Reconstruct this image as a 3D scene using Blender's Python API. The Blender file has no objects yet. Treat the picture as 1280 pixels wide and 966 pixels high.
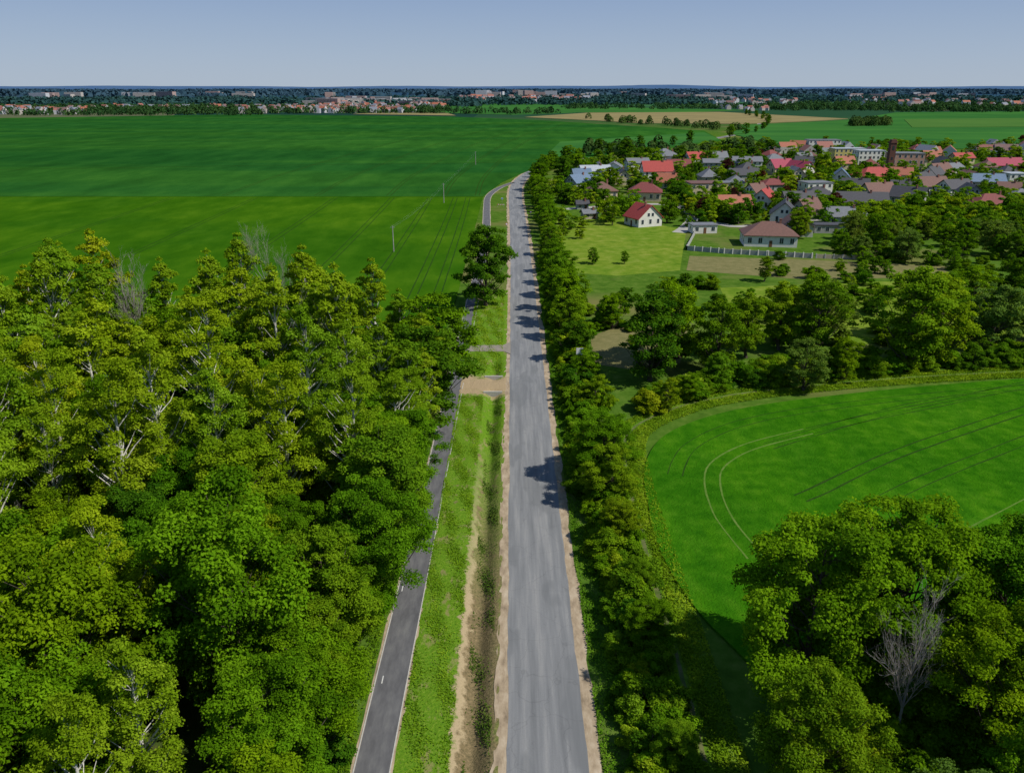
import bpy, math, numpy as np
from mathutils import Vector
S = bpy.context.scene
COL = S.collection
rng = np.random.default_rng(7)
CAMH=50.0; PITCH=math.radians(20.48); F=1004.0
def G(c,r):
    """image pixel (column, row), cast through the camera -> metres on the flat ground"""
    yd=(r-483)/F; dn=math.sin(PITCH)+yd*math.cos(PITCH); fw=math.cos(PITCH)-yd*math.sin(PITCH)
    t=CAMH/dn
    return ((c-640)/F*t, t*fw)
# ------------------------------------------------------------ materials
def newmat(name):
    m=bpy.data.materials.new(name); m.use_nodes=True
    nt=m.node_tree; b=nt.nodes['Principled BSDF']; return m,nt,b
def node(nt,t,**k):
    n=nt.nodes.new(t)
    for a,v in k.items(): setattr(n,a,v)
    return n
def c4(c): return (c[0],c[1],c[2],1)
def noise(nt,vec,scale,detail=4,rough=.6):
    n=node(nt,'ShaderNodeTexNoise'); n.inputs['Scale'].default_value=scale
    n.inputs['Detail'].default_value=detail; n.inputs['Roughness'].default_value=rough
    nt.links.new(vec,n.inputs['Vector']); return n.outputs['Fac']
def ramp(nt,fac,stops,interp='LINEAR'):
    r=node(nt,'ShaderNodeValToRGB'); r.color_ramp.interpolation=interp
    e=r.color_ramp.elements
    while len(e)<len(stops): e.new(.5)
    for i,(p,c) in enumerate(stops): e[i].position=p; e[i].color=c4(c)
    nt.links.new(fac,r.inputs['Fac']); return r.outputs['Color']
def mix(nt,fac,a,b,mode='MIX'):
    m=node(nt,'ShaderNodeMix',data_type='RGBA',blend_type=mode)
    for s,v in ((0,fac),(6,a),(7,b)):
        if isinstance(v,(int,float)): m.inputs[s].default_value=v
        elif isinstance(v,tuple): m.inputs[s].default_value=c4(v)
        else: nt.links.new(v,m.inputs[s])
    return m.outputs[2]
def math_(nt,op,a,b=0.0,clamp=False):
    m=node(nt,'ShaderNodeMath',operation=op,use_clamp=clamp)
    for s,v in ((0,a),(1,b)):
        if isinstance(v,(int,float)): m.inputs[s].default_value=v
        else: nt.links.new(v,m.inputs[s])
    return m.outputs[0]
def maprange(nt,v,a,b,c=0.0,d=1.0):
    m=node(nt,'ShaderNodeMapRange'); nt.links.new(v,m.inputs[0])
    for i,x in enumerate((a,b,c,d)): m.inputs[i+1].default_value=x
    return m.outputs[0]
def pos(nt,sx=1,sy=1,sz=1):
    g=node(nt,'ShaderNodeNewGeometry'); m=node(nt,'ShaderNodeVectorMath',operation='MULTIPLY')
    nt.links.new(g.outputs['Position'],m.inputs[0]); m.inputs[1].default_value=(sx,sy,sz); return m.outputs[0]
def bump(nt,b,h,dist,strength=1):
    n=node(nt,'ShaderNodeBump'); n.inputs['Distance'].default_value=dist; n.inputs['Strength'].default_value=strength
    nt.links.new(h,n.inputs['Height']); nt.links.new(n.outputs[0],b.inputs['Normal'])
def M(name,cols,scale=1.0,stretch=(1,1,1),rough=.9,bmp=0.0,big=None,spec=.15,bscale=None,band=None):
    m,nt,b=newmat(name); p=pos(nt,*stretch)
    n=noise(nt,p,scale,5,.65); k=len(cols)
    col=ramp(nt,n,[(.3+.4*i/max(1,k-1),c) for i,c in enumerate(cols)])
    if big:
        n2=noise(nt,pos(nt),big[0],3,.5); col=mix(nt,maprange(nt,n2,.38,.62),col,mix(nt,1.0,col,tuple(big[1]),'MULTIPLY'))
    if band:
        n3=noise(nt,pos(nt,*band[0]),1.0,3,.6); col=mix(nt,maprange(nt,n3,.42,.58),col,mix(nt,1.0,col,tuple(band[1]),'MULTIPLY'))
    nt.links.new(col,b.inputs['Base Color']); b.inputs['Roughness'].default_value=rough
    b.inputs['Specular IOR Level'].default_value=spec
    if bmp: bump(nt,b,noise(nt,pos(nt),bscale or scale*2,4,.7),bmp)
    return m
def leafmat(name,dark,mid,light,trans=.36):
    m,nt,b=newmat(name); nt.nodes.remove(b)
    a=node(nt,'ShaderNodeAttribute',attribute_name='tint')
    col=ramp(nt,a.outputs['Fac'],[(0,dark),(.5,mid),(1,light)])
    oi=node(nt,'ShaderNodeObjectInfo')
    v=ramp(nt,oi.outputs['Random'],[(0,(.72,.86,.85)),(.25,(1.08,.98,.8)),(.5,(.82,.95,1.0)),(.75,(1.12,1.06,.9)),(.95,(1.3,1.12,.8)),(1,(1.4,1.08,.8))])
    col=mix(nt,1.0,col,v,'MULTIPLY')
    d=node(nt,'ShaderNodeBsdfDiffuse'); nt.links.new(col,d.inputs['Color'])
    t=node(nt,'ShaderNodeBsdfTranslucent'); tc=mix(nt,1.0,col,(1.5,1.35,.4),'MULTIPLY'); nt.links.new(tc,t.inputs['Color'])
    ms=node(nt,'ShaderNodeMixShader'); ms.inputs[0].default_value=trans
    nt.links.new(d.outputs[0],ms.inputs[1]); nt.links.new(t.outputs[0],ms.inputs[2])
    nt.links.new(ms.outputs[0],nt.nodes['Material Output'].inputs[0]); return m

L_maple=leafmat('leaf_maple',(.05,.125,.004),(.10,.22,.006),(.155,.30,.009))
L_poplar=leafmat('leaf_poplar',(.11,.20,.006),(.185,.30,.010),(.265,.39,.022))
L_ash=leafmat('leaf_ash',(.065,.145,.006),(.12,.23,.008),(.18,.30,.012))
L_dark=leafmat('leaf_dark',(.028,.085,.005),(.055,.14,.007),(.095,.20,.009))
L_silver=leafmat('leaf_willow',(.075,.135,.018),(.125,.205,.028),(.18,.26,.04))
L_red=leafmat('leaf_copper',(.035,.012,.012),(.06,.02,.016),(.09,.035,.02))
L_grass=leafmat('blade_grass',(.06,.14,.006),(.11,.22,.01),(.19,.31,.02),.25)
L_weed=leafmat('blade_weed',(.04,.08,.01),(.08,.13,.014),(.15,.17,.035),.2)
BARK=M('bark',[(.05,.04,.03),(.11,.09,.07)],6,(1,1,.3),.95)
BARKW=M('bark_pale',[(.22,.21,.18),(.48,.47,.42),(.60,.58,.54)],2.5,(1,1,1),.9)
BARKD=M('bark_dead',[(.2,.18,.15),(.36,.33,.3)],4,(1,1,.4),.95)

# ------------------------------------------------------------ mesh helpers
def np_obj_mesh(name,V,Fq,mi,mats,tint=None):
    me=bpy.data.meshes.new(name); n=len(Fq)
    me.vertices.add(len(V)); me.vertices.foreach_set('co',np.ascontiguousarray(V,dtype=np.float32).ravel())
    me.loops.add(n*4); me.loops.foreach_set('vertex_index',np.ascontiguousarray(Fq,dtype=np.int32).ravel())
    me.polygons.add(n); me.polygons.foreach_set('loop_start',np.arange(0,n*4,4,dtype=np.int32))
    me.polygons.foreach_set('material_index',np.ascontiguousarray(mi,dtype=np.int32))
    for m in mats: me.materials.append(m)
    if tint is not None:
        a=me.attributes.new('tint','FLOAT','FACE'); a.data.foreach_set('value',np.ascontiguousarray(tint,dtype=np.float32))
    me.update(calc_edges=True); return me
def obj(name,me,loc=(0,0,0),rot=0,sc=(1,1,1),parent=None):
    o=bpy.data.objects.new(name,me); COL.objects.link(o); o.location=loc; o.rotation_euler=(0,0,rot); o.scale=sc
    if parent: o.parent=parent
    return o
def pymesh(name,V,Fs,mats,mi=None,smooth=False):
    me=bpy.data.meshes.new(name); me.from_pydata(V,[],Fs)
    for m in mats: me.materials.append(m)
    if mi is not None: me.polygons.foreach_set('material_index',mi)
    if smooth: me.polygons.foreach_set('use_smooth',[True]*len(me.polygons))
    me.update(); return me
def tube(P,R,sides):
    P=np.array(P,float); k=len(P); V=[];
    for i in range(k):
        d=P[min(i+1,k-1)]-P[max(i-1,0)]; d/=np.linalg.norm(d)+1e-9
        a=np.cross(d,[1,0,0]) if abs(d[0])<.8 else np.cross(d,[0,1,0]); a/=np.linalg.norm(a); b=np.cross(d,a)
        for s in range(sides):
            t=2*math.pi*s/sides; V.append(P[i]+R[i]*(math.cos(t)*a+math.sin(t)*b))
    Fq=[[i*sides+s,i*sides+(s+1)%sides,(i+1)*sides+(s+1)%sides,(i+1)*sides+s] for i in range(k-1) for s in range(sides)]
    return np.array(V),np.array(Fq)
class Acc:
    def __init__(s): s.V=[];s.F=[];s.M=[];s.T=[];s.n=0
    def add(s,V,Fq,m,t=None):
        s.V.append(V); s.F.append(Fq+s.n); s.M.append(np.full(len(Fq),m)); s.T.append(np.full(len(Fq),.5) if t is None else t); s.n+=len(V)
    def mesh(s,name,mats): return np_obj_mesh(name,np.concatenate(s.V),np.concatenate(s.F),np.concatenate(s.M),mats,np.concatenate(s.T))
def leafquads(C,N,size,r,aspect=.64):
    n=len(C); T=np.cross(N,r.normal(size=(n,3))); T/=np.linalg.norm(T,axis=1)[:,None]+1e-9; B=np.cross(N,T)
    s=(size*r.uniform(.6,1.35,n))[:,None]
    V=np.stack([C-T*s*.5,C-B*s*.5*aspect,C+T*s*.5,C+B*s*.5*aspect],1).reshape(-1,3)
    return V,np.arange(n*4).reshape(n,4)
def nrm(a): return a/(np.linalg.norm(a,axis=-1,keepdims=True)+1e-9)
def tree_mesh(name,seed,H,R,base,ncl,nl,s,shape,leaf,bark,cr,limbs=.5,thick=1.0):
    r=np.random.default_rng(seed); A=Acc()
    wob=r.normal(0,.02*H,(8,2)); wob[0]=0; wob=np.cumsum(wob,0)*.4
    TZ=np.linspace(0,H*.9,8); TP=np.column_stack([wob,TZ]); r0=(H*.017+.05)*thick
    A.add(*tube(TP,np.linspace(r0,.05,8)*np.array([1.4]+[1]*7),8),1)
    ph=r.uniform(0,6.3,3); C=[];RR=[]
    for i in range(ncl):
        t=r.uniform(0,1)**.85
        if shape=='round': pr=math.sin(math.pi*(.14+.76*t))**.6
        elif shape=='tall': pr=math.sin(math.pi*(.12+.78*t))**.9
        elif shape=='cone': pr=(1-t)**.8*.95+.1
        else: pr=math.sin(math.pi*(.2+.68*t))**.4
        a=r.uniform(0,6.283); lob=1+.17*math.sin(2*a+ph[0])+.15*math.sin(3*a+ph[1]+t*4)+.08*math.sin(5*a+ph[2]+t*9)
        rho=max(0,R*pr*lob*r.uniform(0,1)**.40-cr*.45)
        z=base+(H-base-cr*.4)*t+r.normal(0,.3)
        w=np.array([np.interp(z,TZ,wob[:,0]),np.interp(z,TZ,wob[:,1])])
        C.append([rho*math.cos(a)+w[0],rho*math.sin(a)+w[1],z]); RR.append(cr*r.uniform(.5,1.35)*(1-.25*t))
        if r.uniform()<limbs:
            z0=max(base*.5,z-rho*r.uniform(.8,1.6)); z0=min(z0,H*.85)
            p0=np.array([np.interp(z0,TZ,wob[:,0]),np.interp(z0,TZ,wob[:,1]),z0]); p2=np.array(C[-1]); p1=(p0+p2)/2+np.array([0,0,-.06*rho])+r.normal(0,.15,3)
            q=max(.04,.36*r0*(1-z0/H)+.02); A.add(*tube([p0,p1,p2],[q,q*.6,.02],5),1)
    C=np.array(C);RR=np.array(RR); wgt=RR**2/np.sum(RR**2); idx=r.choice(ncl,nl,p=wgt)
    D=nrm(r.normal(size=(nl,3))); D[:,2]=np.where(D[:,2]<-.3,-D[:,2]*.6,D[:,2])
    rad=RR[idx]*(.3+.85*r.uniform(0,1,nl)**.7)
    P=C[idx]+D*rad[:,None]*np.array([1,1,.78]); P+=r.normal(0,.07*cr,(nl,3))
    N=nrm(D*.6+np.array([.12,-.1,.45])+r.normal(0,.45,(nl,3)))
    tc=r.uniform(.1,.9,ncl); tint=np.clip(tc[idx]+r.normal(0,.15,nl),0,1)
    V,Fq=leafquads(P,N,s,r); A.add(V,Fq,0,tint)
    return A.mesh(name,[leaf,bark])
def dead_tree_mesh(name,seed,H):
    r=np.random.default_rng(seed); A=Acc()
    def grow(p,d,L,q,lv):
        P=[p];
        for i in range(4):
            d=nrm(d+r.normal(0,.10,3)+np.array([0,0,.10])); P.append(P[-1]+d*L/4)
        A.add(*tube(P,np.linspace(q,q*.45,5),6 if lv<2 else 4),0)
        if lv<4:
            for i in range([9,6,5,5][lv]):
                k=r.integers(1,5) if lv else r.integers(2,5)
                a=nrm(np.cross(d,r.normal(size=3))); nd=nrm(d*.95+a*r.uniform(.4,.75))
                grow(P[k],nd,L*r.uniform(.38,.6),q*.42*(1-.1*k)+.005,lv+1)
    grow(np.zeros(3),np.array([0,0,1.]),H*.6,H*.012,0)
    return A.mesh(name,[BARKD])

# prototypes
near={'maple_tree':[tree_mesh('maple_a',1,18,7.2,3.2,190,72000,.27,'round',L_maple,BARK,1.3),
                    tree_mesh('maple_b',2,18,6.4,3.5,165,64000,.27,'round',L_maple,BARK,1.25)],
      'poplar_tree':[tree_mesh('poplar_a',3,24,4.4,6.5,125,29000,.27,'tall',L_poplar,BARKW,.95,.7,1.0),
                     tree_mesh('poplar_b',4,24,4.9,7.5,110,25000,.27,'tall',L_poplar,BARKW,1.0,.7,1.0)],
      'ash_tree':[tree_mesh('ash_a',5,18,5.6,4,150,50000,.27,'tall',L_ash,BARK,1.1,.6),
                  tree_mesh('ash_b',6,18,6.2,4,150,50000,.27,'round',L_ash,BARK,1.15,.6)],
      'oak_tree':[tree_mesh('oak_a',7,18,6.8,3.5,160,58000,.28,'round',L_dark,BARK,1.3)],
      'willow_tree':[tree_mesh('willow_a',8,16,6.5,3,160,44000,.27,'round',L_silver,BARK,1.1,.6)]}
mid={'maple_tree':[tree_mesh('maple_m',11,18,6.8,2.2,120,25000,.44,'round',L_maple,BARK,1.4),tree_mesh('maple_n',12,18,6.0,2.0,110,23000,.44,'full',L_maple,BARK,1.35)],
     'poplar_tree':[tree_mesh('poplar_m',13,24,4.4,6,95,14000,.40,'tall',L_poplar,BARKW,1.1,.7,1.05),tree_mesh('poplar_n',18,24,4.0,7.5,80,10500,.40,'tall',L_poplar,BARKW,1.0,.8,1.05)],
     'ash_tree':[tree_mesh('ash_m',14,18,6,2.5,110,19000,.43,'tall',L_ash,BARK,1.3,.6),tree_mesh('ash_n',17,18,6.4,2.2,110,19000,.43,'round',L_ash,BARK,1.3,.6)],
     'oak_tree':[tree_mesh('oak_m',15,18,6.6,2.2,120,23000,.45,'round',L_dark,BARK,1.4)],
     'willow_tree':[tree_mesh('willow_m',16,16,6.6,2,110,19000,.42,'round',L_silver,BARK,1.25,.6)]}
far={'garden_tree':[tree_mesh('garden_a',21,8,3.6,.8,32,2900,.55,'round',L_maple,BARK,1.1),tree_mesh('garden_b',22,8,3.4,.8,32,2900,.55,'full',L_ash,BARK,1.05),
                    tree_mesh('garden_c',23,8,3.2,.8,30,2700,.55,'round',L_dark,BARK,1.1),tree_mesh('garden_d',24,8,3.2,.8,30,2700,.55,'round',L_poplar,BARK,1.0)],
     'copper_beech_tree':[tree_mesh('copper_a',25,8,3.2,1.2,24,2400,.6,'round',L_red,BARK,1.1)],
     'spruce_tree':[tree_mesh('spruce_a',26,10,2.4,.6,40,2600,.5,'cone',L_dark,BARK,.8)]}
shr=[tree_mesh('shrub_a',31,3.6,2.3,.2,44,10500,.24,'full',L_ash,BARK,.7,.3),
     tree_mesh('shrub_b',32,3.6,2.1,.2,44,10500,.24,'full',L_maple,BARK,.7,.3),
     tree_mesh('shrub_c',33,3.6,2.2,.2,36,9000,.24,'round',L_poplar,BARK,.65,.3),
     tree_mesh('shrub_d',34,3.6,2.2,.2,40,9500,.24,'full',L_dark,BARK,.7,.3)]
refH={'maple_tree':18,'poplar_tree':24,'ash_tree':18,'oak_tree':18,'willow_tree':16,'garden_tree':8,'copper_beech_tree':8,'spruce_tree':10}
def tree(kind,x,y,h,w=1.0,lod=None):
    if kind in far: L=far[kind]
    else:
        lod=lod or ('near' if math.hypot(x,y)<104 else 'mid'); L=(near if lod=='near' else mid)[kind]
    me=L[rng.integers(len(L))]; k=h/refH[kind]
    return obj(kind,me,(x,y,-.05),rng.uniform(0,6.28),(k*w,k*w*rng.uniform(.92,1.08),k))
def shrub(x,y,h,w=1.0,name='shrub'):
    k=h/3.6; obj(name,shr[rng.choice(4,p=[.38,.34,.12,.16])],(x,y,-.08),rng.uniform(0,6.28),(k*w,k*w*rng.uniform(.85,1.15),k))

# ------------------------------------------------------------ ground
m,nt,b=newmat('ground_mat'); p=pos(nt)
n1=noise(nt,p,.35,6,.7)
nearc=ramp(nt,n1,[(.3,(.035,.08,.009)),(.5,(.06,.125,.013)),(.68,(.10,.155,.025))])
nb=noise(nt,p,.03,3,.5); nearc=mix(nt,maprange(nt,nb,.52,.66),nearc,(.14,.14,.045))
vo=node(nt,'ShaderNodeTexVoronoi'); vo.inputs['Scale'].default_value=.0016
vm=pos(nt,.6,.8,0); nt.links.new(vm,vo.inputs['Vector'])
sp=node(nt,'ShaderNodeSeparateColor'); nt.links.new(vo.outputs['Color'],sp.inputs[0])
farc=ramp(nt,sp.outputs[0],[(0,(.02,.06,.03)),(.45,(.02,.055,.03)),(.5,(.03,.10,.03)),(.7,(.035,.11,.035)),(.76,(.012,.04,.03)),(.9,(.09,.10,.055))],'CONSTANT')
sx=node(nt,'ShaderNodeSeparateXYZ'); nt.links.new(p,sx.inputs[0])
farc=mix(nt,maprange(nt,sx.outputs[1],2200,5000,0,.95),farc,(.022,.056,.105))  # aerial haze put into the base colour: bluer with distance
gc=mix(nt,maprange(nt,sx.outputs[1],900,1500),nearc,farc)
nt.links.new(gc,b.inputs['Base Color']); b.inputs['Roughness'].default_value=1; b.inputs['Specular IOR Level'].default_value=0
bump(nt,b,noise(nt,p,1.3,5,.7),.15,.6)
GROUND=m
V0,V1=22,205
xs=sorted(set([-30000,-8000,-2000,-500,-150,-60,-20,-9.1,-9.0,-1.2,-1.1,8,30,100,300,1000,3000,9000,30000]))
ys=[-400,-50,0,V0-.1,V0,60,100,150,V1,V1+.1,260,400,700,1200,2500,5000,10000,20000,34000]
V=[];Fs=[]
for y in ys:
    for x in xs: V.append((x,y,-1.6 if (-9.05<x<-1.15 and V0-.05<y<V1+.05) else 0))
for j in range(len(ys)-1):
    for i in range(len(xs)-1):
        a=j*len(xs)+i; Fs.append((a,a+1,a+1+len(xs),a+len(xs)))
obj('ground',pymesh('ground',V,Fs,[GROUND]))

# roadside verge with ditch
m,nt,b=newmat('verge_mat'); p=pos(nt); sx=node(nt,'ShaderNodeSeparateXYZ'); nt.links.new(p,sx.inputs[0])
n=noise(nt,p,.6,5,.7); nf=noise(nt,p,4,4,.7); ng=noise(nt,pos(nt,1,.5,1),.55,5,.75)
xx=math_(nt,'ADD',sx.outputs[0],math_(nt,'MULTIPLY',math_(nt,'SUBTRACT',n,.5),3.2))
t=maprange(nt,xx,-9,-1)
grass=ramp(nt,nf,[(.3,(.06,.15,.01)),(.55,(.11,.21,.014)),(.75,(.20,.25,.04))])
grass=mix(nt,maprange(nt,ng,.56,.63,0,.8),grass,(.22,.20,.08))
soil=ramp(nt,nf,[(.3,(.09,.075,.04)),(.6,(.21,.155,.085)),(.8,(.32,.24,.14))])
sand=(.38,.30,.18)
bare=ramp(nt,t,[(.48,(0,0,0)),(.54,(1,1,1)),(.95,(.9,.9,.9)),(1,(.6,.6,.6))])
c=mix(nt,bare,grass,soil)
ln=ramp(nt,t,[(.48,(0,0,0)),(.52,(.9,.9,.9)),(.57,(.9,.9,.9)),(.62,(0,0,0))])
c=mix(nt,ln,c,sand)
up=maprange(nt,math_(nt,'ADD',sx.outputs[1],math_(nt,'MULTIPLY',n,30)),85,125)
c=mix(nt,up,c,mix(nt,maprange(nt,n,.58,.66),grass,soil))
dy=math_(nt,'ABSOLUTE',math_(nt,'SUBTRACT',sx.outputs[1],134.5)); dd=math_(nt,'ADD',dy,math_(nt,'MULTIPLY',math_(nt,'SUBTRACT',n,.5),14))
c=mix(nt,maprange(nt,dd,3.2,5.5,1,0),c,(.33,.25,.15))
nt.links.new(c,b.inputs['Base Color']); b.inputs['Roughness'].default_value=1; b.inputs['Specular IOR Level'].default_value=0
bump(nt,b,nf,.12)
VERGE=m
def dz(x,y):
    k=max(0,min(1,(133-y)/3)) if y<135.5 else max(0,min(1,(y-136.5)/3))*max(0,min(1,(151-y)/4))*.8
    return -1.0*math.exp(-((x+3.3)/1.05)**2)*k
vx=np.linspace(-9.6,-.7,30); vy=np.linspace(21,206,186); V=[];Fs=[]
for y in vy:
    for x in vx:
        e=min((x+9.6),(-.7-x)); V.append((x,y,.012+dz(x,y)+(rng.uniform(0,.08) if e>.6 else 0)))
for j in range(len(vy)-1):
    for i in range(len(vx)-1):
        a=j*30+i; Fs.append((a,a+1,a+31,a+30))
obj('roadside_verge',pymesh('verge',V,Fs,[VERGE],smooth=True))

# ------------------------------------------------------------ ribbons / fields
def smooth(P,k=8,closed=False):
    P=[np.array(q,float) for q in P]; n=len(P); out=[]
    for i in range(n if closed else n-1):
        if closed: a,b_,c_,d=P[(i-1)%n],P[i],P[(i+1)%n],P[(i+2)%n]
        else: a,b_,c_,d=P[max(i-1,0)],P[i],P[i+1],P[min(i+2,n-1)]
        for j in range(k):
            t=j/k; out.append(.5*((2*b_)+(c_-a)*t+(2*a-5*b_+4*c_-d)*t*t+(3*b_-a-3*c_+d)*t**3))
    if not closed: out.append(P[-1])
    return out
def ribbon(name,P,w,z,mat,jit=0,th=0,off=0,step=None,mk=True):
    P=np.array(P)
    if step:
        L=np.r_[0,np.cumsum(np.linalg.norm(np.diff(P,axis=0),axis=1))]; q=np.arange(0,L[-1],step); P=np.column_stack([np.interp(q,L,P[:,0]),np.interp(q,L,P[:,1])])
    n=len(P); T=np.gradient(P,axis=0); T/=np.linalg.norm(T,axis=1)[:,None]; N=np.column_stack([T[:,1],-T[:,0]])
    P=P+N*off
    def jj():
        a=rng.normal(0,1,n); a=np.convolve(a,np.ones(3)/3,'same'); return a*jit
    Lf=P-N*(w/2+jj())[:,None]; Rt=P+N*(w/2+jj())[:,None]
    V=[];Fs=[]
    for i in range(n): V+= [(Lf[i,0],Lf[i,1],z),(Rt[i,0],Rt[i,1],z)]
    for i in range(n-1): Fs.append((2*i,2*i+1,2*i+3,2*i+2))
    if th:
        o=len(V); V+=[(x,y,zz-th) for x,y,zz in V[:o]]
        for i in range(n-1): Fs.append((2*i,2*i+2,o+2*i+2,o+2*i)); Fs.append((2*i+1,o+2*i+1,o+2*i+3,2*i+3))
    me=pymesh(name,V,Fs,[mat]); return obj(name,me) if mk else me
def sheet(name,P,z,mat,skirt=True):
    n=len(P); V=[(q[0],q[1],z) for q in P]; Fs=[tuple(range(n))]
    if skirt:
        V+=[(q[0],q[1],-.02) for q in P]
        Fs+=[(i,(i+1)%n,n+(i+1)%n,n+i) for i in range(n)]
    return obj(name,pymesh(name,V,Fs,[mat]))

CROP1=M('crop_blue_green',[(.010,.058,.010),(.014,.078,.013),(.022,.10,.016)],.05,(1,.35,1),1,.15,big=(.004,(.76,.82,.8)),spec=0,bscale=2,band=((.0015,.013,1),(1.7,1.28,1.0)))
CROP2=M('crop_green',[(.022,.082,.003),(.032,.102,.004),(.050,.128,.006)],.10,(1,.4,1),1,.15,big=(.010,(.72,.84,.8)),spec=0,bscale=2,band=((.02,.018,1),(1.4,1.18,1.0)))
CROP3=M('crop_right',[(.020,.10,.003),(.034,.135,.004),(.056,.168,.007)],.45,(1,1,1),1,.25,big=(.045,(.72,.84,.8)),spec=0,bscale=3,band=((.25,.04,1),(1.3,1.16,1.0)))
TAN=M('stubble_field',[(.17,.145,.07),(.24,.20,.09)],.02,(1,1,1),1,0,spec=0)
FARG=M('far_green_field',[(.022,.095,.022),(.034,.12,.025)],.01,(1,1,1),1,0,spec=0,band=((.002,.012,1),(1.4,1.25,1.1)))
FARP=M('far_pale_field',[(.05,.125,.026),(.065,.145,.03)],.01,(1,1,1),1,0,spec=0)
MEAD=M('meadow',[(.08,.15,.012),(.14,.20,.02),(.21,.24,.045)],.25,(1,1,1),1,.15,big=(.05,(.8,.92,.8)),spec=0)
PLOT=M('garden_soil',[(.12,.12,.045),(.19,.17,.075)],.4,(1,1,1),1,.15,spec=0)
TRAM=M('tramline_soil',[(.012,.045,.006),(.03,.065,.01)],1.5,(1,1,1),1,spec=0)
TRAML=M('tramline_pale',[(.06,.14,.015),(.12,.18,.04)],1.2,(1,1,1),1,spec=0)
FFLOOR=M('forest_floor',[(.03,.05,.01),(.05,.08,.015),(.08,.08,.03)],.7,(1,1,1),1,.2,spec=0)
GRASSM=M('rough_grass',[(.06,.14,.010),(.10,.185,.014),(.15,.22,.03)],.7,(1,1,1),1,.2,big=(.12,(.8,.9,.8)),spec=0)

gp=lambda L:[G(*q) for q in L]
sheet('crop_field',gp([(-900,150),(-300,149),(0,148),(300,143.5),(560,146),(680,151),(790,158),(880,164),(902,176),(850,184),(760,194),(700,202),(668,211),(648,219),(628,228),(611,240)])+[(-14,395)]+[(-340,395),(-900,405)],.30,CROP1)
sheet('crop_field',[(-14,394),(-14,200),(-15,142),(-60,146),(-120,143),(-350,130),(-900,100),(-900,404),(-340,394)],.26,CROP2)
rf=smooth(gp([(812,640),(805,603),(810,572),(832,545),(880,524),(950,508),(1050,495),(1160,484),(1290,474),(1450,464)]),6)+[(210,100),(120,50),(60,30),(30,40)]+smooth(gp([(905,800),(880,775),(850,735),(825,690),(812,650)]),4)
sheet('crop_field',rf,.28,CROP3)
sheet('far_field',gp([(700,178),(880,166),(900,175),(850,182),(760,191),(700,198),(672,206)]),.42,FARG)
sheet('far_field',gp([(520,137),(600,129.5),(700,131),(760,134),(930,138),(860,141),(720,141),(640,144),(560,142)]),.5,FARG)
sheet('stubble_field',gp([(655,147),(735,141.5),(900,140.5),(1060,149),(1010,152),(925,155.5),(800,154.5),(740,151)]),.6,TAN)
sheet('far_field',gp([(925,157),(1020,153),(1065,150),(1120,141),(1500,138),(1600,186),(1050,187),(960,180),(915,168)]),.5,FARG)
sheet('far_field',gp([(1130,150),(1500,146),(1600,158),(1140,160)]),.9,FARP)
sheet('stubble_field',gp([(440,143.2),(470,141),(560,142),(570,145)]),.6,TAN)
sheet('forest_floor',[(-14.5,10),(-14.5,135),(-60,141),(-120,138),(-130,10)],.02,FFLOOR)
sheet('forest_floor',[(18,10),(17,34),(21,52),(30,60),(60,62),(90,60),(90,10)],.02,FFLOOR)
sheet('meadow',gp([(695,276),(780,273),(858,288),(853,318),(850,338),(770,345),(700,340)]),.03,MEAD)
sheet('garden_plot',gp([(862,320),(1060,327),(1200,334),(1190,347),(1000,349),(858,338)]),.03,PLOT)
sheet('garden_plot',gp([(738,420),(800,400),(860,410),(850,455),(790,462),(742,455)]),.03,PLOT)
sheet('meadow',gp([(900,360),(1100,352),(1300,348),(1300,420),(1100,430),(930,430)]),.03,MEAD)
mar=smooth([(15.8,15),(15.8,40),(16,60),(16,80),(16.3,98),(18,112),(25,121),(36,128),(55,134),(80,139),(110,143),(150,148)],8)
ribbon('grass_margin',mar,4.6,.03,GRASSM,jit=.4,step=1.5)
ribbon('field_track',mar,.5,.036,M('track_soil',[(.05,.09,.015),(.14,.14,.06)],1,(1,1,1),1),jit=.12,off=-.6,step=1)
def tl(P,mat=TRAM,w=.4,z=.29,gap=2.0,name='tramline',jit=.05):
    P=smooth(P,8)
    mes=[ribbon('t',P,w,z,mat,jit=jit,off=o,step=1.5,mk=False) for o in (-gap/2,gap/2)]
    V=[];Fs=[]
    for me in mes:
        o=len(V); V+=[tuple(v.co) for v in me.vertices]; Fs+=[tuple(i+o for i in f.vertices) for f in me.polygons]
    obj(name,pymesh(name,V,Fs,[mat]))
tl(gp([(1010,541),(950,556),(915,570),(893,588),(891,612),(900,640),(912,660),(945,700)]),TRAML,.24)
tl(gp([(1300,478),(1180,505),(1090,523),(1010,541)]),TRAM,.16)
tl(gp([(1000,625),(1030,612),(1100,578),(1180,548),(1300,508)]),TRAM,.26)
tl(gp([(960,560),(1060,530),(1160,505),(1290,484)]),TRAM,.14)
tl(gp([(1080,640),(1160,600),(1300,545)]),TRAM,.2)
tl(gp([(1180,690),(1210,672),(1300,625)]),TRAML,.24)
tl([(x,y) for x,y in smooth([(s[0]+3.5,s[1]-3.5) for s in rf[10:55:6]],2)],TRAM,.16)
for dx in (-19,-25,-37,-55,-82,-120,-160):
    tl([(dx,150),(dx-.3,250),(dx-1,330),(dx-2,390)],TRAM,.34,.272)
for dx in (-17,-33,-60,-95,-140):
    tl([(dx,398),(dx+3,520),(dx+30,800),(dx+90,1200)],TRAM,.45,.315)
tl(gp([(-200,216),(0,213),(300,208),(560,205),(640,203)]),TRAM,.6,.315)
tl(gp([(-200,180),(0,179),(300,176),(560,175),(700,176)]),TRAM,.6,.315)

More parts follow.
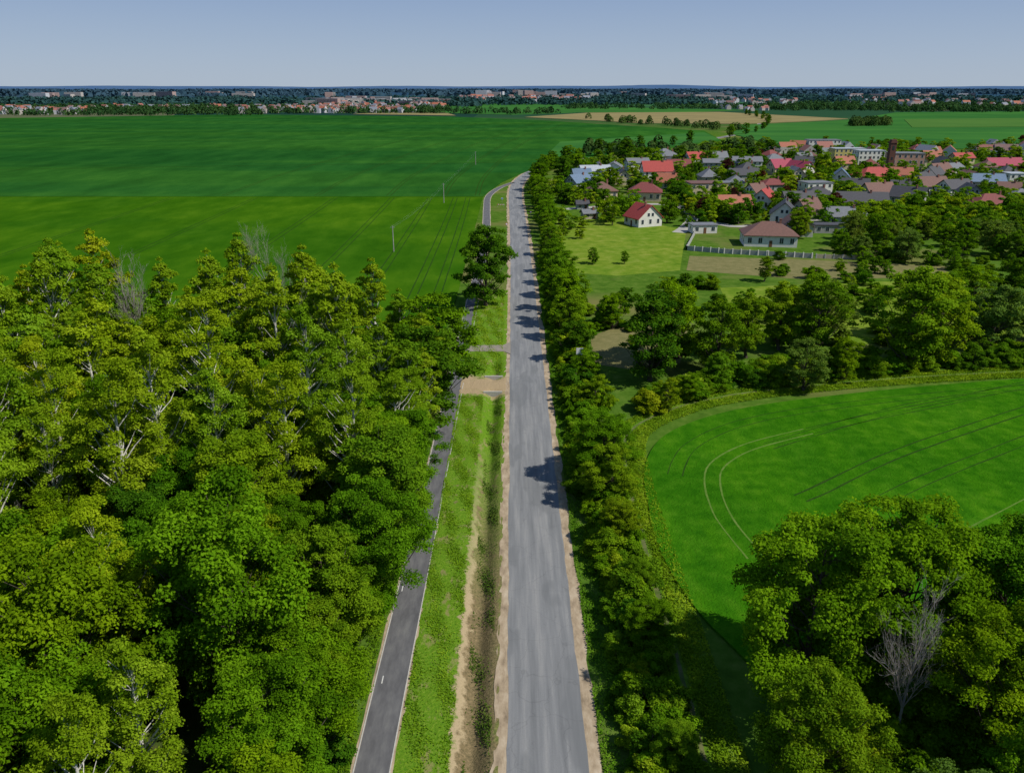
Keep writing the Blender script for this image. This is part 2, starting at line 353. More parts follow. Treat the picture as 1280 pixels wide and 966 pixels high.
# ------------------------------------------------------------ roads
m,nt,b=newmat('asphalt_road'); p=pos(nt); ps=pos(nt,1,.05,1)
n=noise(nt,ps,1.3,4,.6); f=noise(nt,p,9,4,.8); pt=noise(nt,pos(nt,.5,.12,1),.5,3,.5)
c=ramp(nt,n,[(.3,(.14,.145,.15)),(.5,(.19,.195,.20)),(.7,(.26,.26,.255))])
c=mix(nt,maprange(nt,f,.3,.8,0,.4),c,(.11,.11,.115))
c=mix(nt,maprange(nt,pt,.55,.58,0,.55),c,(.13,.135,.14))
st=noise(nt,p,.5,5,.8); c=mix(nt,maprange(nt,st,.6,.7,0,.4),c,(.09,.09,.095))
# worn dusty edge
ax=node(nt,'ShaderNodeSeparateXYZ'); nt.links.new(p,ax.inputs[0])
w=node(nt,'ShaderNodeTexVoronoi',feature='DISTANCE_TO_EDGE'); w.inputs['Scale'].default_value=.22
dv=node(nt,'ShaderNodeVectorMath',operation='ADD'); nn=node(nt,'ShaderNodeTexNoise'); nn.inputs['Scale'].default_value=.8; nt.links.new(p,nn.inputs['Vector'])
nt.links.new(p,dv.inputs[0]); nt.links.new(nn.outputs['Color'],dv.inputs[1]); nt.links.new(dv.outputs[0],w.inputs['Vector'])
c=mix(nt,maprange(nt,w.outputs['Distance'],0,.01,.25,0),c,(.06,.06,.06))
nt.links.new(c,b.inputs['Base Color']); b.inputs['Roughness'].default_value=.85; b.inputs['Specular IOR Level'].default_value=.15; bump(nt,b,f,.01)
ROADM=m
PATHM=M('asphalt_path',[(.075,.075,.08),(.105,.105,.11),(.14,.14,.14)],1.2,(1,.25,1),.9,.01,spec=.15)
SAND=M('sand_shoulder',[(.18,.14,.095),(.32,.25,.17),(.43,.355,.26)],1.1,(1,.4,1),1,.03,spec=0)
KERB=M('kerb_concrete',[(.32,.31,.29),(.45,.44,.41)],3,(1,1,1),.9)
road=smooth([(2.8,-30),(2.8,60),(2.8,150),(2.7,250),(2.2,330),(1.6,400),(3,450),(8,492),(17,535),(36,585),(80,672),(155,776),(275,985),(378,1290),(430,1600)],12)
ribbon('road_shoulder',road,8.4,.018,SAND,jit=.28,step=1.2)
ribbon('road',road,6.4,.026,ROADM,jit=.08,step=1.2)
path=smooth([(-11.1,-20),(-11,40),(-10.6,80),(-10.2,130),(-9.9,180),(-9.4,240),(-9.6,300),(-11,355),(-11.5,395),(-8,425),(-3,446),(1,458)],10)
ribbon('cycle_path_base',path,3.3,.018,SAND,jit=.1,step=1.5)
ribbon('cycle_path',path,2.7,.026,PATHM,step=1.5)
for o in (-1.42,1.42): ribbon('path_kerb',path[:-14],.10,.06,KERB,th=.06,off=o,step=2)
V=[];Fs=[]
for y in np.arange(30,150,14.):
    x=-10.8-.9; o=len(V); V+=[(x,y,.031),(x+.1,y,.031),(x+.1,y+1,.031),(x,y+1,.031)]; Fs.append((o,o+1,o+2,o+3))
obj('path_marking',pymesh('marks',V,Fs,[M('white_paint',[(.4,.4,.38),(.6,.6,.58)],5)]))
sheet('driveway',[(-14,153.2),(-9,153.8),(-1.6,153.8),(-.3,152),(-.3,160.2),(-1.8,158),(-9,157.6),(-15,158.4)],.125,M('driveway_gravel',[(.17,.155,.13),(.27,.235,.19)],1.2),True)
def boxv(x0,x1,y0,y1,z0,z1): return [(x0,y0,z0),(x1,y0,z0),(x1,y1,z0),(x0,y1,z0),(x0,y0,z1),(x1,y0,z1),(x1,y1,z1),(x0,y1,z1)]
BF=[(0,3,2,1),(4,5,6,7),(0,1,5,4),(1,2,6,5),(2,3,7,6),(3,0,4,7)]
def boxes(name,L,mats,parent=None,loc=(0,0,0),rot=0):
    V=[];Fs=[];mi=[]
    for q in L:
        o=len(V); V+=boxv(*q[:6]); Fs+=[tuple(i+o for i in f) for f in BF]; mi+=[q[6] if len(q)>6 else 0]*6
    return obj(name,pymesh(name,V,Fs,mats,mi),loc,rot,parent=parent)
boxes('culvert_headwall',[(-5.0,-1.7,130.6,130.9,-.9,.25),(-5.0,-1.7,138.6,138.9,-.9,.25)],[KERB])
# ------------------------------------------------------------ weeds & grass tufts
def tufts(name,fn,n,size,hgt,mat,seed):
    r=np.random.default_rng(seed); P=fn(r,n); k=len(P); N=nrm(r.normal(0,.7,(k,3))+np.array([0.2,-.2,.9])); P=P.copy(); P[:,2]+=r.uniform(.02,hgt,k)
    V,Fq=leafquads(P,N,size,r,.45); cl=.5+.35*np.sin(P[:,0]*1.1+np.sin(P[:,1]*.7)*2)*np.sin(P[:,1]*.45+P[:,0]*.6)
    me=np_obj_mesh(name,V,Fq,np.zeros(k,int),[mat],np.clip(cl+r.normal(0,.15,k),0,1)); obj(name,me)
def rect(x0,x1,y0,y1,dens=None,zf=None):
    def fn(r,n):
        P=np.column_stack([r.uniform(x0,x1,n),r.uniform(y0,y1,n),np.zeros(n)])
        q=np.sin(P[:,0]*2.1+P[:,1]*.35)+np.sin(P[:,1]*.9+P[:,0])*.8+r.normal(0,.7,n)
        if dens is not None: P=P[q>dens]
        if zf: P[:,2]=[zf(a,b_) for a,b_,_ in P]
        return P
    return fn
tufts('verge_grass',rect(-9.2,-4.9,26,129,.3,dz),56000,.20,.2,L_grass,41)
tufts('verge_weeds',rect(-4.0,-1.7,26,129,.9,dz),30000,.22,.3,L_weed,42)
tufts('verge_grass',rect(-9,-1.9,142,205,0,dz),20000,.3,.2,L_grass,43)
tufts('verge_grass',rect(7.1,10.5,26,230,-.6),66000,.24,.3,L_grass,44)
def along(P,w,off=0):
    P=np.array(P)
    def fn(r,n):
        L=np.r_[0,np.cumsum(np.linalg.norm(np.diff(P,axis=0),axis=1))]; q=r.uniform(0,L[-1],n); x=np.interp(q,L,P[:,0]); y=np.interp(q,L,P[:,1])
        T=np.gradient(P,axis=0); T/=np.linalg.norm(T,axis=1)[:,None]; nx=np.interp(q,L,T[:,1]); ny=np.interp(q,L,-T[:,0]); o=off+r.uniform(-w/2,w/2,n)
        o=np.where(np.abs(o+.6)<.45,o+1.2,o)
        return np.column_stack([x+nx*o,y+ny*o,np.zeros(n)])
    return fn
tufts('margin_grass',along(mar,5.4),90000,.28,.4,L_grass,45)
tufts('path_edge_grass',rect(-15,-12.6,26,140,-.8),26000,.25,.4,L_grass,46)

# ------------------------------------------------------------ trees: left wood
def ok(x,y,h): return abs(x)<.70*y+13
expl=[(-23,54),(-33,47),(-17.5,44),(-16.4,60)]
tree('maple_tree',-23,54,21,1.05); tree('maple_tree',-33,47,20,1.0); tree('maple_tree',-17.3,44,13.5,1.0); tree('ash_tree',-16.6,60,14.5,1.0)
sp_=6.5
for j,y in enumerate(np.arange(27,141,sp_)):
    for x in np.arange(-18,-120,-sp_):
        X=x+rng.uniform(-2,2)+(j%2)*-3; Y=y+rng.uniform(-2.2,2.2)
        if not ok(X,Y,20) or min(math.hypot(X-a,Y-b_) for a,b_ in expl)<6.5: continue
        edge=X>-24
        if Y>104: kind=rng.choice(['poplar_tree','maple_tree','ash_tree','oak_tree'],p=[.64,.12,.16,.08])
        elif Y>66: kind=rng.choice(['poplar_tree','maple_tree','ash_tree','oak_tree'],p=[.42,.26,.20,.12])
        else: kind=rng.choice(['poplar_tree','maple_tree','ash_tree','oak_tree'],p=[.14,.46,.26,.14])
        h={'poplar_tree':rng.uniform(20,27),'maple_tree':rng.uniform(13,18.5),'ash_tree':rng.uniform(13,19),'oak_tree':rng.uniform(13,17)}[kind]
        if edge: h*=.84
        if Y<52: h=min(h,18)
        tree(kind,X,Y,h,.95)
for y in np.arange(70,130,4.8):
    tree(rng.choice(['maple_tree','ash_tree','oak_tree','poplar_tree'],p=[.35,.25,.1,.3]),-14.2+rng.uniform(-.8,.8),y+rng.uniform(-1,1),rng.uniform(13,17.5),1.08)
for y in np.arange(31,68,6.):
    tree(rng.choice(['maple_tree','ash_tree']),-16.0+rng.uniform(-.5,.5),y,rng.uniform(9.5,12),1.2)
for y in np.arange(28,135,2.6): shrub(-15+rng.uniform(-.9,.3),y,rng.uniform(1.5,3.2),name='undergrowth_shrub')
for x in np.arange(-18,-118,-3.6): shrub(x,141+rng.uniform(-2,2),rng.uniform(3,6),name='undergrowth_shrub')
DT=dead_tree_mesh('dead_tree',5,17); DT2=dead_tree_mesh('dead_tree_b',9,20)
obj('dead_tree',DT2,(-41,138,0),1,(1.0,1.0,1.25)); obj('dead_tree',DT,(-62,126,0),2,(1.1,1.1,1.5)); obj('dead_tree',DT,(-30,116,0),4,(1,1,1.35)); obj('dead_tree',DT,(-72,104,0),4,(1,1,1.35))
tree('oak_tree',-6.4,190,19,1.12,'mid')
# bottom-right grove
for x,y,h,k in [(24.5,55,18,'maple_tree'),(33,58,17.5,'maple_tree'),(42,58,15.5,'maple_tree'),(51,58,14,'ash_tree'),(21.5,44,13,'ash_tree'),(38,48,14.5,'maple_tree'),(46,50,14.5,'ash_tree'),
                (20,34,11,'maple_tree'),(27,37,10.5,'willow_tree'),(35,39,12.5,'maple_tree'),(43,41,14,'ash_tree'),(52,49,14,'ash_tree'),(26,30,10,'maple_tree'),(34,30,11,'ash_tree'),(25,47,8,'ash_tree'),(59,56,13,'maple_tree')]:
    tree(k,x,y,h,1.05)
obj('dead_tree',DT,(30.3,50,0),.6,(.75,.75,.95))
for i in range(60): shrub(rng.uniform(19.5,34),rng.uniform(26,52),rng.uniform(2,4.5),name='undergrowth_shrub')
# hedge along the road
for y in np.arange(26,250,2.1):
    for k in range(3):
        h=(rng.uniform(1.4,2.6),rng.uniform(2,3.8),rng.uniform(1.6,3.2))[k] if y<90 else (rng.uniform(1.7,3.2),rng.uniform(2.2,4.6),rng.uniform(2,4))[k]
        if rng.uniform()<.14: continue
        shrub(9.9+k*1.75+rng.uniform(-.6,.6),y+rng.uniform(-1,1),h,1.15,'hedge_shrub')
for x,y,h,k in [(12.2,98,9.5,'maple_tree'),(12.2,90,8.8,'ash_tree'),(12.2,81,6,'ash_tree'),(13.2,120,7,'ash_tree'),(13.2,134,6.5,'maple_tree'),(12.2,148,8,'oak_tree'),(12.9,63,5.2,'maple_tree'),(12.6,48,5,'ash_tree'),(12.8,71,4.8,'ash_tree'),(12.8,39,5,'maple_tree'),
                (12,162,10.5,'ash_tree'),(12.4,173,12.5,'maple_tree'),(11.6,185,11,'maple_tree'),(11.8,198,11,'ash_tree'),(12,212,10,'maple_tree'),(12,228,9,'ash_tree')]:
    tree(k,x,y,h,1.25 if h<9.6 else 1.1)
for y in np.arange(243,470,8.5): tree(rng.choice(['maple_tree','ash_tree','oak_tree']),12+rng.uniform(-1,2),y,rng.uniform(6.5,11),1.15,'mid')
for i in range(len(road)):
    q=road[i]
    if q[1]>470 and i%3==0:
        for s_ in (-9,9):
            if rng.uniform()<.6: tree(rng.choice(['maple_tree','oak_tree']),q[0]+9+rng.uniform(-2,2)+(s_>0)*4,q[1]+s_,rng.uniform(7,13),1.0,'mid')
# belt north of right field
for x,y,h,k in [(25,137,16.5,'oak_tree'),(31,146,15.5,'maple_tree'),(38,142,14,'ash_tree'),(46,150,13,'ash_tree'),(54,155,14,'ash_tree'),(60,152,16,'ash_tree'),(65,160,13,'willow_tree'),
                (74,143,19.5,'ash_tree'),(82,147,17,'ash_tree'),(85,162,14,'ash_tree'),(97,156,13.5,'willow_tree'),(109,158,15,'oak_tree'),(121,165,15,'ash_tree'),(93,168,13,'ash_tree'),
                (51,131.5,9.5,'willow_tree'),(60,137,8,'maple_tree'),(25,122,6,'ash_tree'),(30,127,5,'maple_tree'),(36,132,7,'ash_tree'),(22,170,8,'maple_tree'),
                (68,174,11,'maple_tree'),(105,178,12,'maple_tree'),(117,184,13,'oak_tree'),(130,180,14,'maple_tree')]:
    tree(k,x,y,h,1.12,'mid')
for i in range(150):
    t_=rng.uniform(0,1); x=20+t_*115; y=np.interp(x,[18,25,36,55,80,110,150],[115,124,131,137,142,146,151])+rng.uniform(0,7)
    shrub(x,y,rng.uniform(1.6,3.8),1.25)
n_=0
for i in range(600):
    x=rng.uniform(16,165); y=rng.uniform(158,262)
    if x>.66*y+6: continue
    openz=(y>222 and x<.37*y+6) or (212<y<262 and x<70)
    if openz and rng.uniform()<.90: continue
    if y>200 and rng.uniform()<.35: continue
    if rng.uniform()<.62: shrub(x,y,rng.uniform(1.5,3.6),1.2)
    else: tree('garden_tree',x,y,rng.uniform(3,5.5 if y>190 else 7),1.15)
    n_+=1
    if n_>175: break
for i in range(26):
    x=rng.uniform(98,190); y=rng.uniform(228,285)
    tree(rng.choice(['maple_tree','ash_tree','willow_tree']),x,y,rng.uniform(7,11),1.15,'mid')

# ------------------------------------------------------------ buildings
def paint(name,c,r_=.85):
    d=tuple(v*.82 for v in c); return M(name,[d,c],.9,(1,1,1),r_,spec=.2)
def rooft(name,c):
    m,nt,b=newmat(name); tc=node(nt,'ShaderNodeTexCoord'); w=node(nt,'ShaderNodeTexWave',bands_direction='Z'); w.inputs['Scale'].default_value=1.6
    nt.links.new(tc.outputs['Object'],w.inputs['Vector']); n=noise(nt,tc.outputs['Object'],1.5,4,.7)
    cc=ramp(nt,n,[(.3,tuple(v*.65 for v in c)),(.7,c)]); cc=mix(nt,math_(nt,'MULTIPLY',w.outputs['Fac'],.3),cc,tuple(v*.45 for v in c))
    nt.links.new(cc,b.inputs['Base Color']); b.inputs['Roughness'].default_value=.75; return m
W={'white':paint('plaster_white',(.66,.64,.59)),'cream':paint('plaster_cream',(.56,.47,.31)),'yellow':paint('plaster_yellow',(.55,.46,.16)),'pink':paint('plaster_pink',(.46,.27,.20)),
   'grey':paint('plaster_grey',(.34,.34,.33)),'beige':paint('plaster_beige',(.44,.37,.28)),'brick':paint('brick',(.22,.09,.06)),'blue':paint('plaster_blue',(.32,.45,.55))}
Rf={'red':rooft('tiles_red',(.40,.05,.04)),'orange':rooft('tiles_orange',(.38,.12,.065)),'brown':rooft('tiles_brown',(.17,.08,.06)),'dark':rooft('tiles_dark',(.06,.06,.07)),
    'grey':rooft('roof_grey',(.17,.18,.20)),'maroon':rooft('tiles_maroon',(.21,.045,.04)),'magenta':rooft('tiles_magenta',(.36,.04,.08)),'blue':rooft('roof_blue',(.13,.20,.30)),'light':rooft('roof_light',(.42,.46,.5))}
GL,nt,b=newmat('window_glass'); b.inputs['Base Color'].default_value=(.03,.04,.05,1); b.inputs['Roughness'].default_value=.1
FR=paint('window_frame',(.7,.7,.68)); DOOR=paint('door_wood',(.16,.08,.04)); CHM=paint('chimney_brick',(.25,.12,.09))
hpos=[]
def house(name,x,y,w,d,wh,rh,rot,wall,roof,kind='gable',st=1,garage=False):
    E=bpy.data.objects.new(name,None); COL.objects.link(E); E.location=(x,y,0); E.rotation_euler=(0,0,rot); hpos.append((x,y,max(w,d)/2))
    a,b_=w/2,d/2; V=boxv(-a,a,-b_,b_,-.1,wh); Fs=list(BF)
    if kind=='gable':
        V+=[(-a,0,wh+rh-.12),(a,0,wh+rh-.12)]; Fs+=[(4,7,8),(5,9,6)]; Fs.pop(1)
    obj('walls',pymesh('walls',V,Fs,[W[wall]]),parent=E)
    o=.55; t=.22; sl=rh/b_; e=wh-o*sl
    if kind=='gable':
        A=a+o; B=b_+o; V=[(-A,-B,e),(A,-B,e),(A,0,wh+rh),(-A,0,wh+rh),(A,B,e),(-A,B,e)]; V+=[(p_[0],p_[1],p_[2]+t) for p_ in V]
        Fs=[(6,7,8,9),(9,8,10,11),(0,3,2,1),(3,5,4,2),(0,1,7,6),(4,5,11,10),(1,2,8,7),(2,4,10,8),(0,6,9,3),(3,9,11,5)]
    elif kind=='hip':
        A=a+o; B=b_+o; r_=max(.3,a-b_); e=wh-.05; V=[(-A,-B,e),(A,-B,e),(A,B,e),(-A,B,e),(-A,-B,e+t),(A,-B,e+t),(A,B,e+t),(-A,B,e+t),(-r_,0,wh+rh),(r_,0,wh+rh)]
        Fs=[(0,3,2,1),(0,1,5,4),(1,2,6,5),(2,3,7,6),(3,0,4,7),(4,5,9,8),(5,6,9),(6,7,8,9),(7,4,8)]
    else:
        A=a+.25; B=b_+.25; V=boxv(-A,A,-B,B,wh,wh+.3)+boxv(-a+.4,a-.4,-b_+.4,b_-.4,wh+.302,wh+.34); Fs=BF+[tuple(i+8 for i in f) for f in BF]
    obj('roof',pymesh('roof',V,Fs,[Rf[roof]]),parent=E)
    L=[]; sh=wh/st
    for s_ in range(st):
        z0=s_*sh+sh*.34; z1=s_*sh+sh*.82
        n=max(2,int(w/2.9))
        for i in range(n):
            cx=-a+w*(i+.5)/n
            for sg in (-1,1):
                if s_==0 and sg==-1 and i==n//2: continue
                y0=sg*b_; L.append((cx-.72,cx+.72,min(y0,y0+sg*.05),max(y0,y0+sg*.05),z0-.08,z1+.08,1))
                L.append((cx-.6,cx-.04,min(y0+sg*.03,y0+sg*.07),max(y0+sg*.03,y0+sg*.07),z0,z1,0)); L.append((cx+.04,cx+.6,min(y0+sg*.03,y0+sg*.07),max(y0+sg*.03,y0+sg*.07),z0,z1,0))
        n=max(1,int(d/3.4))
        for i in range(n):
            cy=-b_+d*(i+.5)/n
            for sg in (-1,1):
                x0=sg*a; L.append((min(x0,x0+sg*.05),max(x0,x0+sg*.05),cy-.62,cy+.62,z0-.08,z1+.08,1)); L.append((min(x0+sg*.03,x0+sg*.07),max(x0+sg*.03,x0+sg*.07),cy-.5,cy+.5,z0,z1,0))
    if kind=='gable' and rh>2.4:
        for sg in (-1,1):
            x0=sg*a; z0=wh+rh*.12; z1=z0+1.2
            for cy in ((-.9,.9) if d>8 else (0,)):
                L.append((min(x0,x0+sg*.05),max(x0,x0+sg*.05),cy-.6,cy+.6,z0-.08,z1+.08,1)); L.append((min(x0+sg*.03,x0+sg*.07),max(x0+sg*.03,x0+sg*.07),cy-.48,cy+.48,z0,z1,0))
    boxes('windows',L,[GL,FR],E)
    nn_=max(2,int(w/2.9)); cx=-a+w*(nn_//2+.5)/nn_
    boxes('door',[(cx-.5,cx+.5,-b_-.06,-b_,0,2.1)],[DOOR],E)
    if kind!='flat':
        boxes('chimney',[(a*.35,a*.35+.7,-.9,-.3,wh+rh*.4,wh+rh+.9),(a*.35-.08,a*.35+.78,-.98,-.22,wh+rh+.9,wh+rh+1.02)],[CHM],E)
    return E
def hp(name,c,r_,w,d,wh,rh,rot,wall,roof,kind='gable',st=1):
    x,y=G(c,r_); return house(name,x,y+d/2,w,d,wh,rh,math.radians(rot),wall,roof,kind,st)
hp('red_roofed_house',806,284,10,10.5,3.4,4.6,-65,'white','red')
hp('brown_roofed_house',966,309,17,12,3.6,4.0,-8,'white','brown','hip')
hp('brown_roofed_house',1000,296,11,10,3.6,4.2,80,'white','brown')
hp('orange_roofed_house',918,270,14,10,3.6,4.2,8,'pink','orange')
hp('red_roofed_house',958,262,12,10,3.8,4.5,60,'white','red')
hp('brown_roofed_house',753,250,12,11,3.8,4,15,'cream','brown','hip',1)
hp('brown_roofed_house',808,252,15,11,4,4.2,-10,'cream','maroon','hip',1)
hp('light_roofed_house',744,226,17,10,5.4,2.6,10,'blue','light','gable',2)
hp('white_house',768,222,12,9,6,2.4,80,'white','grey','gable',2)
hp('red_roofed_house',822,224,17,11,4.5,5,5,'white','red')
hp('red_roofed_house',838,238,12,9,4,4,-15,'beige','orange')
hp('cream_villa',882,247,16,12,6.4,1,4,'cream','brown','flat',2)
hp('yellow_house',905,245,8,9,6,1,4,'yellow','grey','flat',2)
hp('blue_roofed_house',724,238,12,9,4,3.5,40,'grey','blue')
hp('grey_roofed_house',727,228,10,9,4,3,10,'white','blue')
hp('maroon_roofed_house',849,217,14,9,4.5,3.4,0,'brick','maroon')
hp('grey_roofed_house',797,214,14,9,5,2.5,12,'white','grey','gable',2)
hp('red_roofed_house',870,207,13,10,4.5,4,20,'white','red')
hp('grey_roofed_house',902,214,22,10,5,2.0,-5,'grey','grey','gable',2)
hp('grey_roofed_house',935,212,18,10,5,2.6,-5,'white','grey','gable',2)
hp('dark_roofed_house',930,228,16,10,4,3,10,'grey','dark')
hp('magenta_roofed_house',977,219,14,10,4.5,4.4,20,'cream','magenta')
hp('magenta_roofed_house',1002,222,14,10,4.5,4.4,-60,'white','magenta')
hp('blue_roofed_house',1054,235,12,11,4.5,5,70,'white','blue')
hp('red_roofed_house',1098,232,22,12,4.6,4.6,12,'pink','red','hip')
hp('red_roofed_house',1128,228,12,9,4.2,3.4,-20,'white','orange')
hp('school_building',1134,214,20,13,10.5,1,-6,'pink','grey','flat',3)
hp('apartment_block',1061,203,22,11,9,1,2,'yellow','light','flat',3)
hp('apartment_block',1088,206,18,11,9,1,2,'white','light','flat',3)
hp('apartment_block',1030,190,26,12,9,1,0,'white','grey','flat',3)
hp('brown_roofed_house',1177,224,15,10,4,4.4,30,'white','brown')
hp('red_roofed_house',1258,215,22,11,4,4,5,'brick','magenta')
hp('dark_roofed_house',1236,237,17,10,4,3.4,-10,'grey','blue')
hp('white_house',1272,232,10,9,6,1,0,'white','light','flat',2)
hp('maroon_roofed_house',1244,267,17,11,3.6,4,5,'cream','maroon','hip')
hp('dark_roofed_house',1198,246,15,10,4,3.6,20,'white','dark')
hp('white_house',1022,245,13,10,6,1,10,'white','grey','flat',2)
hp('dark_roofed_house',1000,265,14,9,4,4,10,'beige','dark')
hp('dark_roofed_house',984,281,13,10,4,4.4,72,'white','dark')
hp('dark_roofed_house',1078,264,22,10,3.8,3.6,-8,'grey','dark')
hp('brown_roofed_house',1100,252,14,9,4,4,15,'cream','brown')
hp('dark_roofed_house',1140,258,14,9,4,4,-40,'grey','dark')
hp('red_roofed_house',1205,205,14,9,4,3,10,'cream','red')
hp('red_roofed_house',1163,196,16,9,4,3,0,'white','orange')
hp('brown_roofed_house',1168,243,14,10,4,4,10,'white','brown')
hp('grey_roofed_house',1060,282,14,9,3.4,3,-5,'white','grey')
hp('garage_building',880,292,9,6,2.8,1,5,'white','grey','flat')
hp('garage_building',1040,292,12,6,2.8,1,-5,'grey','dark','flat')
hp('garden_shed',728,262,5,4,2.4,1.2,5,'grey','dark')
hp('garden_shed',737,274,6,4,2.4,1.2,15,'beige','grey')
kinds=['grey_roofed_house','dark_roofed_house','red_roofed_house','brown_roofed_house','maroon_roofed_house']
rk=['grey','dark','orange','brown','maroon']
cnt=0
for i in range(900):
    c=rng.uniform(705,1330); r_=rng.uniform(193,276); x,y=G(c,r_)
    if c<900 and r_>240: continue
    if c<760 and r_<212: continue
    if r_<193+max(0,(900-c))*.09: continue
    if any(math.hypot(x-a,y+5-b_)<15+q*.5 for a,b_,q in hpos): continue
    if abs(c-1112)<14 and r_>212: continue
    k=rng.choice(5,p=[.32,.3,.1,.2,.08]); hp(kinds[k],c,r_,rng.uniform(9,13),rng.uniform(8,10),rng.uniform(3.2,4.4),rng.uniform(2.6,4.2),rng.choice([0,10,90,80,-20,35]),rng.choice(['white','cream','grey','beige','white']),rk[k],rng.choice(['gable','hip']),1)
    cnt+=1
    if cnt>50: break
x,y=G(1110,219); E=bpy.data.objects.new('brick_chimney_tower',None); COL.objects.link(E); E.location=(x,y,0); hpos.append((x,y,5))
boxes('shaft',[(-2.2,2.2,-2.2,2.2,0,6),(-1.7,1.7,-1.7,1.7,6,18.5),(-2.0,2.0,-2.0,2.0,18.5,19.3),(-1.5,1.5,-1.5,1.5,19.3,20.5)],[paint('dark_brick',(.13,.06,.045))],E)
boxes('louvres',[(-.6,.6,-1.78,-1.702,14.5,17),(-.5,.5,-1.78,-1.702,9,10.5)],[GL],E)
def wall(name,P,h,mat,postm):
    E=bpy.data.objects.new(name,None); COL.objects.link(E); E.location=(P[0][0],P[0][1],0)
    V=[];Fs=[];PB=[]
    for i in range(len(P)-1):
        a=np.array(P[i])-np.array(P[0]); c_=np.array(P[i+1])-np.array(P[0]); d=nrm(c_-a); n_=np.array([-d[1],d[0]])*.07; o=len(V)
        for q in (a-n_,c_-n_,c_+n_,a+n_): V.append((q[0],q[1],0))
        for q in (a-n_,c_-n_,c_+n_,a+n_): V.append((q[0],q[1],h))
        Fs+=[tuple(k+o for k in f) for f in BF]
        L=np.linalg.norm(c_-a)
        for t_ in np.arange(0,L,2.6): q=a+d*t_; PB.append((q[0]-.16,q[0]+.16,q[1]-.16,q[1]+.16,0,h+.2))
    obj('panels',pymesh('panels',V,Fs,[mat]),parent=E); boxes('posts',PB,[postm],E)
wall('garden_wall',gp([(858,313),(905,317),(960,320),(1016,323)]),1.5,W['grey'],W['white'])
wall('garden_wall',gp([(858,313),(868,294),(872,275)]),1.3,W['grey'],W['white'])
wall('garden_fence',gp([(1020,323),(1090,325)]),1.3,W['beige'],W['grey'])
CON=M('concrete_lane',[(.27,.26,.24),(.38,.36,.33)],.5)
ribbon('village_lane',smooth(gp([(848,291),(858,284),(866,272),(858,262),(835,256),(790,256),(700,262)]),8),5,.05,CON,step=3)
ribbon('village_lane',smooth(gp([(866,272),(900,280),(930,283),(1020,275),(1120,272),(1300,285)]),8),4.5,.055,CON,step=3)
ribbon('village_lane',smooth(gp([(880,262),(905,252),(960,240),(1040,225),(1150,213),(1300,205)]),8),4.5,.05,CON,step=3)
n_=0
for i in range(6000):
    c=rng.uniform(690,1340); r_=rng.uniform(184,300); x,y=G(c,r_)
    if r_<184+max(0,(960-c))*.085: continue
    if c<860 and r_>258 and rng.uniform()<.9: continue
    if c<1045 and c>860 and r_>284: continue
    if any(math.hypot(x-a,y-b_)<q+1.6 for a,b_,q in hpos): continue
    if any(abs(x-a)<q+1 and 0<b_-y<14 and rng.uniform()<.6 for a,b_,q in hpos): continue
    k=rng.choice(['garden_tree','spruce_tree','copper_beech_tree'],p=[.89,.09,.02])
    tree(k,x,y,rng.uniform(4,9.5)*(1.1 if r_<215 else 1),1.2); n_+=1
    if n_>860: break
for c,r_,h,k in [(845,268,13,'oak_tree'),(781,206,17,'oak_tree'),(674,238,14,'maple_tree'),(703,228,14,'oak_tree'),(722,222,14,'maple_tree'),(765,282,8,'ash_tree'),(1065,300,11,'ash_tree'),(1092,318,13,'maple_tree'),(1115,300,10,'ash_tree'),(1160,300,9,'ash_tree'),(1232,305,11,'ash_tree'),(920,248,9,'ash_tree'),(963,196,12,'oak_tree'),(851,200,10,'oak_tree'),(774,270,8,'maple_tree'),
                 (742,330,5,'ash_tree'),(780,330,4,'ash_tree'),(955,352,7,'ash_tree'),(1205,320,9,'maple_tree'),(1265,325,9,'ash_tree')]:
    x,y=G(c,r_); tree(k,x,y,h,1.15,'mid')

# ------------------------------------------------------------ poles, signs
WOODP=M('pole_concrete',[(.24,.23,.21),(.36,.35,.33)],2); STEEL=paint('steel',(.25,.26,.27)); SIGNW=paint('sign_white',(.8,.8,.8)); SIGNR=paint('sign_red',(.6,.03,.03)); SIGNB=paint('sign_blue',(.03,.15,.5))
def pole(x,y,h):
    E=bpy.data.objects.new('utility_pole',None); COL.objects.link(E); E.location=(x,y,0)
    V,Fq=tube([(0,0,0),(0,0,h*.5),(0,0,h)],[.18,.15,.11],8); obj('shaft',np_obj_mesh('shaft',V,Fq,np.zeros(len(Fq)),[WOODP]),parent=E)
    boxes('crossarm',[(-.7,.7,-.05,.05,h-.6,h-.5)]+[(q-.04,q+.04,-.04,.04,h-.5,h-.3) for q in (-.6,0.25,.6)],[STEEL],E)
pp=[(-38,257,8.5),(-31,372,9),(-24.5,560,9)]
for q in pp: pole(*q)
for a,c_ in zip(pp[:-1],pp[1:]):
    A=Acc()
    for o in (-.6,.25,.6):
        P=[(a[0]+(c_[0]-a[0])*t_+o,a[1]+(c_[1]-a[1])*t_,a[2]-.3-4*1.1*t_*(1-t_)) for t_ in np.linspace(0,1,9)]
        A.add(*tube(P,[.008]*9,4),0)
    obj('power_line',A.mesh('wire',[STEEL]))
